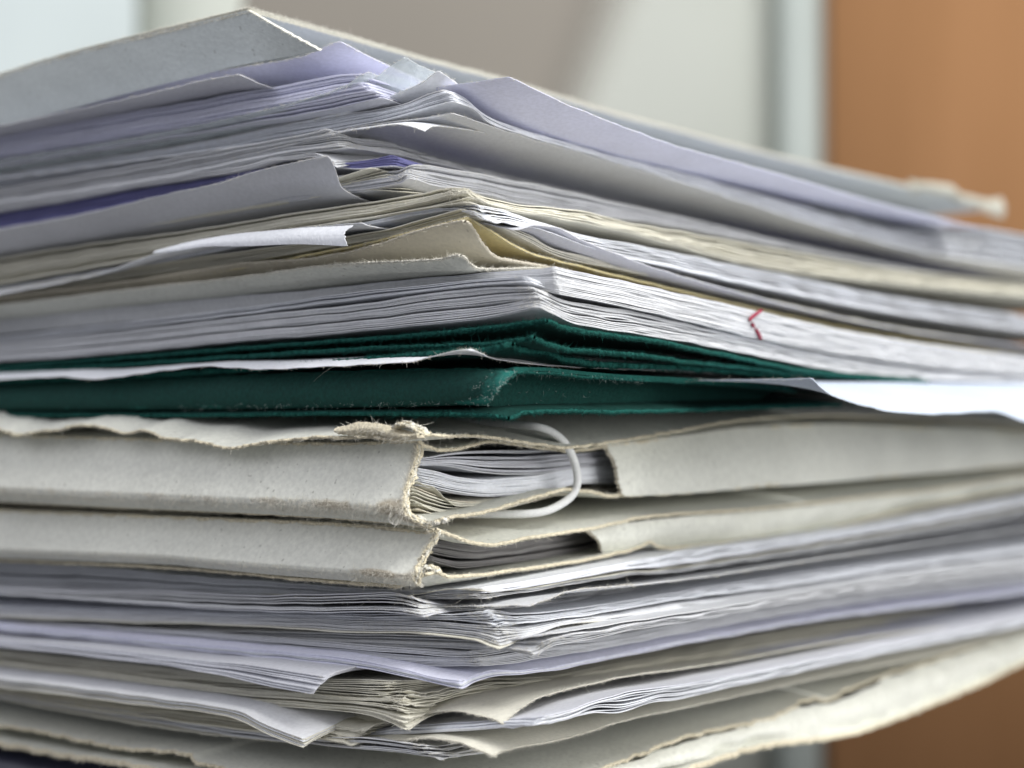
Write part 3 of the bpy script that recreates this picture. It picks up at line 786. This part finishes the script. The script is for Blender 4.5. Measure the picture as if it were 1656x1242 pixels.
# curled torn piece of that cover
tc = bpy.data.objects['torn_cover']
def blob(name, pts, parent, mat, rim, seed, wid=.0012, plies=4, path3=None):
    """torn end of laminated card: crumpled plies lying side by side along px points, cut edges towards the right"""
    mb = MB(); r = np.random.default_rng(seed)
    base = np.array([corner(x, y, dd) for x, y, dd in pts]) if path3 is None else path3
    k = len(base); seglen = np.linalg.norm(np.diff(base, axis=0), axis=1).sum()
    m = max(40, int(seglen / .00012)); u = np.linspace(0, k - 1, m)
    pr = [pchip(range(k), base[:, c]) for c in range(3)]
    path = np.stack([q(u) for q in pr], 1); L = np.linspace(0, seglen, m)
    for ply in range(plies):
        o1, o2, o3 = noise2(seed * 7 + ply, .00022, .0035), noise2(seed * 9 + ply, .00012, .0011), noise1(seed * 11 + ply, .00022, .002)
        off = (ply + .2) / plies * wid; w = wid / plies * 1.3
        v = np.linspace(0, 1, 7)
        G = np.zeros((m, 7, 3))
        push = r.uniform(0, .0004)
        for j, vv in enumerate(v):
            G[:, j] = (path + dR * (off + w * vv) + (-dL) * (push + o1(L, vv * .001) + o2(L, vv * .001) + .0002 * math.sin(3.14 * vv))[:, None]
                       + UP * (o3(L) * .6)[:, None] + r.normal(0, .00003, (m, 3)))
        shell(mb, G, .00035, ply % 2, (ply + 1) % 2, rough=.00003, seed=seed + ply)
    i = r.integers(0, m, 260)
    q = path[i] + dR * r.uniform(0, wid, (260, 1)) - dL * .0003
    fibres(mb, q, np.tile(-dL * .8 - dR * .5 + UP * .1, (260, 1)), 260, .0005, .00003, 2, seed=seed, spread=.9)
    return mb.build(name, [M[mat], M[rim], M['fibre']], parent)
cA = Curve('0,690 480,692 552,690 580,682 620,686 650,694 | 684,704 | 900,720', 12.5); cAb = Curve('0,700 480,706 552,702 580,706 620,708 650,712 | 690,708 | 900,724', 13)
spine_shell(cA, cAb, lambda v: .0011 * math.sin(v * 3.14), lambda v: .001 + .001 * math.sin(v * 4), .0185, 'core', None, 'y', th=.0004, rim='core', sd=61, lump=.0003,
            hair=[(0, 1, 300, .0005, .018)], na=120, nv=24, rough=.00005)
fo = bpy.data.objects['y']; fo.name = 'torn_strip'; fo.data.transform(Matrix.Translation(-Vector(tc.location))); fo.parent = tc
blob('torn_lump', [(630, 690, 13), (640, 685, 13.5), (652, 687, 13.5), (664, 693, 13), (676, 702, 12.5)], tc, 'core', 'core_pale', 63, .0024, 5)

# ================================================================== first cream folder
kw = dict(parent=f1, part='cover', hero=2, rimmat='core', crump=.00012)
cTt = '0,704 200,710 400,716 560,718 630,716 | 674,714 | 690,722 715,728 740,726 765,720 790,714 830,718 880,725 930,729 980,722 1100,707 1200,694 1300,688 1500,692 1654,700'
cBt = '0,810 200,820 400,829 560,838 640,845 | 690,852 | 720,838 775,830 825,816 870,803 912,792 950,795 990,802 1050,799 1100,797 1200,788 1300,781 1450,769 1654,752'
sheet(None, cTt, 'card', d=7, lam=.03, hb=CAMZ - .004, th=.00055, fuzz=1.3, fl=.0003, rag=.0003, fuzzr=(0, .08), **kw)
sheet(None, cBt, 'card', d=8, lam=.03, th=.0006, fuzz=1.3, fl=.0003, rag=.0003, fuzzr=(0, .08), **kw)
cT = Curve(cTt, 7); cB = Curve(cBt, 8)
def prof(pk, amp, top=.0):
    return lambda v: amp * (max(0.0, math.sin(math.pi * v ** (math.log(.5) / math.log(pk)))) ** .75) + top * (1 - v)
def dwear(s, v): return np.clip(1.25 * np.exp(-((v - .80) / .11)**2) * (.45 + .65 * np.exp(-s / .02)) * (.7 + .3 * np.sin(s * 420 + 1)), 0, 1) + .75 * np.exp(-s / .0022)
send1 = lambda v: float(np.interp(v, [0, .12, .3, .45, .55, .7, .85, 1], [.0002, -.0002, .0000, .0004, .0008, .0006, .0003, -.0008]))
o, GE1 = spine_shell(cT, cB, lambda v: float(np.interp(v, [0, .22, .5, .76, .84, 1], [0, .0014, .0032, .0047, .0044, .0012])), send1, .20, 'card', f1, 'spine', th=.0009, rim='core', sd=71, wearf=dwear, lump=.0001, rough=.000012,
            hair=[(.74, .90, 3600, .0004, .11), (.72, .94, 1300, .00055, .032), (0, 1, 420, .0006, 0)])
# frayed inner ply and hanging tuft at the torn end
blob('frayed_edge', None, f1, 'core', 'core_pale', 75, .0012, 3, GE1[0, ::4])
blob('frayed_corner', [(668, 836, 9.5), (682, 846, 10), (700, 845, 9.5), (716, 838, 8.5)], f1, 'core_pale', 'core', 76)
mb = MB()
loop = [corner(x, y, 12) for x, y in ((652, 800), (644, 818), (632, 830), (630, 842), (640, 848), (650, 838), (645, 824), (640, 836), (636, 846))]
tube(mb, loop, .00016, 8, sub=14)
r = np.random.default_rng(5)
for k in range(26):
    a = corner(642 + r.normal(0, 4), 822 + r.normal(0, 9), 12); b = a + np.array([r.normal(0, .0005), -.0004, -abs(r.normal(.0012, .0006))])
    tube(mb, [a, lerp(a, b, .5) + r.normal(0, .0003, 3), b], .00004, 5, sub=4)
mb.build('tuft', M['core_pale'], f1)
# papers inside
kw = dict(parent=f1, group=None)
bundle(None, '400,735 | 668,742 | 690,740 720,735 760,731 850,729 950,726 1000,722 1100,712', '400,760 | 664,752 | 700,752 730,756 760,762 820,767 880,764 930,757 1000,748 1100,738', 'cool', n=12, d=3, mats=['cool', 'white', 'beige', 'grey'], tight=True, walk=.5, parent=f1, fuzz=1)
bundle(None, '400,760 | 672,757 | 700,762 740,772 790,776 840,773 900,764 950,757 1000,752 1100,742', '400,792 | 668,782 | 690,788 720,795 760,801 800,802 850,799 890,793 930,782 1000,780 1100,772', 'bright', n=17, d=3, mats=['bright', 'lav', 'bright', 'cool'], tight=True, walk=.35, parent=f1, fuzz=1)
bundle(None, '400,796 | 668,786 | 690,796 720,806 760,812 800,812 850,806 900,797 1000,790', '400,830 | 672,822 | 700,832 730,836 760,832 800,824 850,812 900,800 1000,794', 'cream', n=9, d=3, mats=['cream', 'beige', 'grey'], walk=.5, parent=f1, fuzz=1)
sheet(None, '500,780 | 668,779 | 690,784 705,790 720,806 740,818 770,818 800,812 900,796', 'cream', d=4.5, parent=f1, part='sheet', lam=.004, drop=.0012, crump=.0004)
# right hand flap
cT = Curve('0,716 | 674,716 | 900,720 940,722 980,718 1100,704 1200,691 1300,686 1450,689 1560,692 1654,699', 7)
cB = Curve('0,812 | 690,850 | 912,800 960,800 1010,802 1096,798 1200,790 1300,783 1450,770 1560,760 1654,750', 8.5)
def at_x(cv, x, y): return on_plane(cv.C, dR, [(x, y)])[0][0]
a0 = at_x(cT, 978, 722); a1 = at_x(cB, 1004, 800)
spine_shell(cT, cB, lambda v: .0012 * math.sin(v * 3.14), lambda v: lerp(a0, a1, v) + .0008 * math.sin(v * 7) * v, .262, 'card', f1, 'side_flap', th=.0008, rim='beige', sd=81, side='R', lump=.0005, nudge=.0004)
# elastic cord
def rp(x, y, d_): return corner(x, y, d_)
cr = Curve('0,716 | 674,716 | 1000,722', 9)
def on_r(x, y, outw):
    a, z = on_plane(cr.C, dR, [(x, y)])[0]
    q = cr.C + dR * a - dL * outw; q = q.copy(); q[2] = z; return q
b1 = on_r(836, 690, .0005) + dL * .012 + dR * .006; b1[2] += .0004
c2 = [b1 + dL * .03, b1, on_r(858, 688, .0002), on_r(872, 692, .0012), on_r(892, 704, .0016), on_r(906, 722, .0018), on_r(916, 745, .0018), on_r(922, 770, .0018),
      on_r(921, 792, .0016), on_r(911, 808, .0012), on_r(890, 822, .0008), on_r(868, 831, .0004), on_r(840, 834, .0002) + dL * .004, on_r(790, 838, 0) + dL * .02]
c2 = np.array(c2); uu_ = np.linspace(0, len(c2) - 1, 15 * (len(c2) - 1))
c2 = np.stack([np.interp(uu_, range(len(c2)), c2[:, k]) for k in range(3)], 1)
for _ in range(3):
    pad = np.concatenate([np.repeat(c2[:1], 6, 0), c2, np.repeat(c2[-1:], 6, 0)])
    c2 = np.stack([np.convolve(pad[:, k], np.ones(13) / 13, 'valid') for k in range(3)], 1)
c2 = c2[::3]
mb = MB()
tube(mb, c2, .00070, 40, sub=10, mod=lambda A, LL: 1 + .035 * np.sin(A * 7 + LL * 9000) * np.sin(A * 7 - LL * 9000))
mb.build('elastic_cord', M['cord'], f1)

# ================================================================== second cream folder
f2 = empty('card_folder', tuple(corner(700, 900)))
tag(f2, 'thin cream card folder with an open torn corner, below the corded folder', 'folder', 'card folders in the stack')
kw = dict(parent=f2, part='cover', hero=2, rimmat='core', crump=.00012)
cTt = '0,826 200,834 400,842 560,849 640,856 680,862 | 703,857 | 715,860 735,868 755,876 778,880 805,880 850,871 900,863 950,856 1000,845 1050,835 1100,831 1200,825 1300,815 1400,803 1500,793 1654,768'
cBt = '0,906 120,911 200,914 300,920 400,928 480,936 560,942 640,948 | 684,930 | 700,926 730,933 780,929 850,920 900,913 950,905 1000,894 1035,885 1050,877 1062,884 1096,886 1200,874 1300,861 1350,853 1400,840 1500,818 1654,790'
sheet(None, cTt, 'card', d=7, lam=.016, drop=-.001, th=.0006, fuzz=1.3, fl=.0003, rag=.0002, fuzzr=(0, .1), **kw)
sheet(None, cBt, 'card', d=7, lam=.03, th=.0006, fuzz=1.3, fl=.0003, rag=.0002, fuzzr=(0, .1), **kw)
cT = Curve(cTt, 7); cB = Curve('0,902 120,906 200,909 300,914 400,924 480,931 560,937 620,942 660,946 | 690,948 | 800,930 1654,790', 7)
send2 = lambda v: float(np.interp(v, [0, .15, .3, .45, .6, .75, .9, 1], [.0002, .0001, .0004, .0008, .0006, .0001, .0006, .0010]))
def dwear2(s, v): return np.clip(.9 * np.exp(-((v - .78) / .09)**2) * (.25 + 1.1 * np.exp(-((s - .008) / .005)**2)), 0, 1) + .6 * np.exp(-s / .002)
o, GE2 = spine_shell(cT, cB, lambda v: float(np.interp(v, [0, .2, .5, .75, .83, 1], [0, .0006, .0020, .0035, .0033, .0010])), send2, .20, 'card', f2, 'spine', th=.0009, rim='core', sd=91, wearf=dwear2, lump=.00015, rough=.000012,
            hair=[(.74, .88, 1700, .0003, .11), (.72, 1.0, 650, .0006, .013), (0, 1, 300, .0005, 0)])
blob('frayed_edge', None, f2, 'core', 'core_pale', 95, .0011, 3, GE2[0, ::4])
blob('frayed_corner', [(668, 944, 10), (674, 924, 9.8), (686, 918, 9.2), (702, 926, 8.5)], f2, 'core_pale', 'core', 96)
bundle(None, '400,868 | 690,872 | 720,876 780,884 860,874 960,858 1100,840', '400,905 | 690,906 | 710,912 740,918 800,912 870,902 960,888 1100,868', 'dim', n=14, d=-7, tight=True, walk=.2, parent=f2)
cT2 = Curve('0,840 | 703,861 | 900,868 1000,848 1100,836 1200,829 1300,819 1400,806 1500,796 1654,772', 5)
cB2 = Curve('0,904 | 684,928 | 900,910 1000,890 1096,882 1200,870 1300,857 1400,836 1500,815 1654,788', 5)
a0 = at_x(cT2, 955, 856); a1 = at_x(cB2, 978, 890)
spine_shell(cT2, cB2, lambda v: .001 * math.sin(v * 3.14), lambda v: lerp(a0, a1, v), .262, 'card', f2, 'side_flap', th=.0008, rim='beige', sd=98, side='R', lump=.0005, nudge=-.0004)

# ================================================================== lower papers
bundle('dark left, white right papers right under the thin open folder', '0,912 200,922 300,932 450,942 560,950 700,955 | 778,950 | 820,945 870,936 950,922 1050,903 1100,893 1200,880 1300,866 1400,852 1500,832 1654,804',
       '0,950 200,954 400,961 600,965 700,960 | 786,958 | 840,951 900,941 1000,922 1100,912 1200,896 1350,871 1500,846 1654,816', 'bright', mats=['bright', 'cool', 'lav'], group=G_, walk=.3)
bundle('fuzzy fan of papers with ragged corner above the long fanned leaves', '0,950 400,962 600,966 680,960 740,952 | 772,955 | 800,957 860,950 950,936 1000,928 1100,918 1200,902 1350,877 1500,852 1654,822',
       '0,956 400,966 560,971 680,971 740,969 | 775,968 | 805,966 860,957 950,942 1000,934 1100,925 1200,910 1350,888 1500,863 1654,836', 'white', mats=['white', 'cream'], n=7, group=G_, fuzz=5, d=2, walk=.5)
bundle('long fanned leaves ending in a frayed tip at left centre', '0,952 150,957 250,957 400,964 500,962 600,959 650,957 | 672,962 | 690,970 720,978 760,981 800,979 850,975 900,968 950,957 1000,949 1100,936 1250,915 1400,890 1500,870 1654,845',
       '0,960 150,970 200,974 250,977 330,983 400,986 500,989 600,987 | 686,989 | 720,986 780,983 860,978 950,966 1000,960 1100,946 1200,932 1400,905 1654,868', 'white', mats=['white', 'cream', 'cool'], n=8, group=G_, fuzz=4, d=5, walk=.5, th=.00014)
sheet('creased white sheet bulging out at right above the brightest papers', '500,985 700,982 800,980 | 850,980 | 880,972 900,962 930,954 970,950 1020,946 1100,938 1200,924 1300,908 1400,893 1654,855',
      'white', lam=.010, drop=.0018, d=3, fuzz=1, group='loose sheets in the stack', crump=.0004)
bundle('brightest white papers at right centre with a crumpled corner', '0,978 200,984 400,990 600,992 740,992 | 786,986 | 830,991 870,990 900,986 950,980 1000,973 1100,956 1200,941 1300,926 1400,913 1500,901 1654,882',
       '0,984 300,994 500,998 650,1000 750,1002 | 812,1010 | 850,1006 900,1000 950,993 1000,985 1096,968 1200,955 1300,942 1400,925 1654,892', 'bright', n=10, group=G_, fuzz=2, d=3, walk=.6, crump=.0005)
bundle('grey papers drooping to a fuzzy tip below the brightest papers', '0,988 200,994 400,999 520,1000 640,1004 740,1009 | 800,1014 | 850,1014 900,1006 1000,991 1096,976 1200,963 1300,948 1400,932 1654,900',
       '0,996 200,1004 400,1010 560,1020 680,1023 760,1032 788,1042 | 806,1049 | 830,1036 860,1023 900,1011 1000,998 1100,984 1200,970 1300,952 1400,938 1654,908', 'white', mats=['white', 'grey', 'cream'], n=9, group=G_, fuzz=4, d=5, walk=.4)
bundle('papers with a chunky fanned corner hanging right of the fuzzy tip', '0,1006 300,1018 600,1026 740,1030 820,1034 | 880,1026 | 920,1020 960,1013 1050,1000 1100,992 1200,976 1300,958 1400,942 1654,912',
       '0,1014 300,1030 600,1042 740,1048 810,1052 | 851,1062 | 868,1048 885,1041 950,1031 1000,1020 1100,1004 1200,986 1300,969 1400,956 1654,925', 'white', mats=['white', 'cream', 'white'], n=10, group=G_, fuzz=4, d=4, walk=.6)
bundle('squared block of grey papers above the drooping white pages', '0,1004 200,1014 400,1028 600,1044 700,1052 740,1055 | 766,1054 | 800,1049 850,1042 1000,1026 1100,1008 1200,990 1300,973 1400,960 1654,930',
       '0,1012 200,1030 400,1052 500,1062 600,1070 700,1077 750,1076 | 775,1076 | 830,1071 900,1060 1000,1043 1100,1024 1200,1005 1300,988 1400,972 1654,942', 'grey', mats=['grey', 'cool', 'grey'], n=12, group=G_, fuzz=1, d=3, tight=True, walk=.12)
bundle('bluish white pages drooping to a sharp point at bottom centre', '0,1013 150,1026 300,1040 450,1054 560,1065 640,1080 700,1095 | 744,1102 | 762,1093 785,1086 850,1084 900,1077 1000,1057 1100,1037 1200,1019 1300,1002 1400,987 1500,973 1654,955',
       '0,1020 150,1034 300,1050 450,1064 560,1076 640,1090 700,1104 | 747,1114 | 765,1102 790,1094 850,1089 900,1082 1000,1062 1100,1042 1200,1024 1300,1006 1400,992 1654,960', 'lav', mats=['bright', 'lav', 'bright'], n=6, group=G_, d=6, jit=.15, walk=.05, lam=.014, drop=-.0028, r=.0003)
bundle('lavender grey papers with a bent down corner at bottom left', '0,1036 150,1048 300,1066 380,1074 450,1083 490,1090 | 528,1096 | 545,1086 580,1076 620,1072 700,1086 900,1088 1200,1030 1654,968',
       '0,1046 100,1056 200,1068 300,1081 350,1090 400,1102 450,1112 | 508,1123 | 520,1104 535,1094 560,1085 620,1080 700,1090 900,1092 1200,1034 1654,970', 'cool', mats=['cool', 'lav', 'grey'], n=7, group=G_, d=8, jit=.12, walk=.05)
bundle('cream papers with a small square corner beside the bent down corner', '0,1052 200,1074 400,1094 500,1099 560,1099 600,1100 | 642,1102 | 680,1100 720,1098 800,1100 900,1092 1000,1072 1100,1054 1200,1036 1300,1018 1400,1003 1654,972',
       '0,1060 200,1088 400,1104 500,1111 560,1116 | 632,1122 | 660,1116 700,1112 760,1108 850,1100 920,1092 1000,1080 1100,1062 1200,1044 1300,1026 1400,1010 1654,978', 'cream', mats=['cream', 'white', 'cream'], n=8, group=G_, d=3, fuzz=2, walk=.3)
bundle('crumpled cream papers between the square corner and the star shaped tip', '300,1100 500,1112 600,1120 | 668,1118 | 700,1120 740,1110 780,1100 840,1098 900,1094 950,1084 1100,1060 1654,978',
       '300,1106 500,1122 600,1130 | 672,1136 | 700,1134 740,1122 800,1112 850,1108 920,1100 1000,1086 1100,1068 1654,984', 'cream', n=7, group=G_, d=4, fuzz=4, walk=.7, crump=.0005)
bundle('cream papers drooping to a star shaped frayed tip', '0,1070 200,1092 300,1105 400,1117 500,1125 600,1130 | 656,1130 | 690,1142 730,1137 780,1126 820,1117 880,1110 920,1103 1000,1092 1100,1076 1200,1056 1300,1036 1400,1021 1654,986',
       '0,1090 200,1114 300,1127 400,1138 500,1145 580,1152 620,1162 | 655,1175 | 690,1156 740,1147 800,1132 850,1122 900,1114 1000,1100 1100,1083 1200,1065 1400,1033 1654,993', 'cream', mats=['cream', 'white', 'pink', 'cream'], n=13, group=G_, d=6, fuzz=4, walk=.4)
bundle('white pages with a big drooping triangular corner at bottom left', '0,1098 150,1116 300,1136 350,1143 390,1151 420,1166 450,1181 | 492,1196 | 520,1181 545,1170 570,1160 620,1154 700,1160 800,1150 1000,1112 1654,1002',
       '0,1112 100,1124 200,1137 300,1149 360,1157 395,1168 440,1191 | 491,1210 | 515,1194 545,1180 580,1171 620,1166 700,1168 800,1156 1000,1118 1654,1006', 'white', mats=['bright', 'white', 'cream'], n=6, group=G_, d=9, jit=.15, walk=.05, lam=.013, drop=-.0032, r=.0003, fuzz=1.5)
bundle('messy curled cream papers right of the triangular corner', '200,1140 400,1160 500,1172 | 578,1182 | 600,1170 640,1160 700,1166 760,1160 850,1150 900,1140 1000,1118 1100,1100 1200,1084 1300,1064 1400,1046 1654,1004',
       '200,1156 400,1182 500,1194 | 560,1202 | 600,1194 650,1192 720,1190 780,1184 850,1168 930,1152 1050,1130 1200,1102 1400,1066 1654,1016', 'cream', mats=['cream', 'white', 'cream'], n=12, group=G_, d=4, fuzz=4, walk=.9, crump=.0006)
sheet('cream sheet with crossing creased corner in the lower right papers', '500,1180 650,1162 700,1152 750,1152 790,1160 | 815,1170 | 835,1152 860,1134 890,1122 930,1112 1000,1096 1100,1082 1200,1066 1300,1046 1654,1000',
      'cream', lam=.006, drop=-.0004, d=5, fuzz=1.5, group='loose sheets in the stack', crump=.0003)
bundle('blue white papers running up to the right low in the stack', '500,1190 700,1172 | 880,1160 | 920,1150 980,1128 1040,1116 1100,1108 1200,1090 1300,1070 1400,1050 1500,1030 1654,1000',
       '500,1196 700,1182 | 868,1172 | 900,1166 960,1150 1010,1150 1060,1134 1100,1128 1200,1106 1300,1084 1400,1062 1500,1042 1654,1012', 'bright', mats=['bright', 'white', 'cool'], n=8, group=G_, d=5, walk=.5, crump=.0004)
bundle('lowest white papers with fanned corner on the bottom folder', '0,1120 200,1150 400,1182 500,1192 600,1194 | 682,1206 | 710,1206 740,1200 780,1202 850,1184 950,1162 1100,1132 1300,1092 1654,1020',
       '0,1130 200,1162 400,1196 500,1206 600,1216 680,1224 | 722,1228 | 780,1222 810,1214 850,1204 950,1180 1100,1146 1300,1102 1654,1028', 'white', mats=['white', 'cream'], n=10, group=G_, d=7, fuzz=3, walk=.3)
sheet('cream sheet with a folded pointed corner lying on the bottom folder', '500,1200 650,1198 700,1194 740,1200 770,1212 | 797,1223 | 815,1214 850,1206 900,1198 950,1184 1000,1168 1100,1146 1200,1124 1300,1102 1400,1082 1500,1062 1654,1024',
      'cream', lam=.007, drop=-.0009, d=8, fuzz=2, th=.0002, group='loose sheets in the stack')

# ================================================================== bottom folder
f3 = empty('card_folder', tuple(corner(740, 1312)))
tag(f3, 'wide cream card folder with torn edges at the very bottom of the stack', 'folder', 'card folders in the stack')
sheet(None, '0,1174 50,1181 100,1191 150,1202 200,1211 250,1214 290,1218 306,1222 320,1234 360,1243 400,1252 500,1275 640,1300 | 740,1318 | 800,1298 900,1268 973,1243 1040,1218 1096,1196 1150,1182 1200,1172 1248,1161 1275,1148 1299,1134 1312,1130 1340,1132 1352,1128 1362,1118 1377,1113 1410,1100 1434,1090 1485,1076 1580,1043 1654,1022',
      'card', d=10, lam=.016, drop=-.0016, th=.0007, parent=f3, part='cover', hero=2, rimmat='core', fuzz=2, rag=.0004, fuzzr=(0, .12))
sheet(None, '0,1204 50,1212 100,1222 150,1228 200,1236 300,1256 500,1296 | 745,1345 | 800,1330 900,1300 1000,1270 1096,1250 1150,1232 1200,1216 1240,1206 1320,1196 1400,1180 1450,1162 1500,1142 1580,1108 1654,1072',
      'card', d=12, lam=.02, th=.0011, parent=f3, part='cover', hero=2, rimmat='core', fuzz=2, rag=.0003)
cT = Curve('0,1190 | 742,1322 | 800,1304 900,1272 973,1247 1040,1226 1096,1208 1150,1192 1200,1177 1270,1152 1320,1141 1350,1138 1400,1118 1434,1098 1485,1083 1580,1050 1654,1029', 10)
cB = Curve('0,1204 | 745,1342 | 800,1326 900,1296 1000,1266 1096,1240 1150,1224 1200,1211 1240,1202 1320,1192 1400,1176 1450,1158 1500,1138 1580,1103 1654,1068', 12)
spine_shell(cT, cB, lambda v: .0012 * math.sin(v * 3.14) - .001, lambda v: .001, .27, 'card', f3, 'side_wall', th=.0007, rim='core_pale', sd=121, side='R', lump=.0007, na=700)
print('LEAVES', LEAFN[0], 'OBJECTS', len(bpy.data.objects))
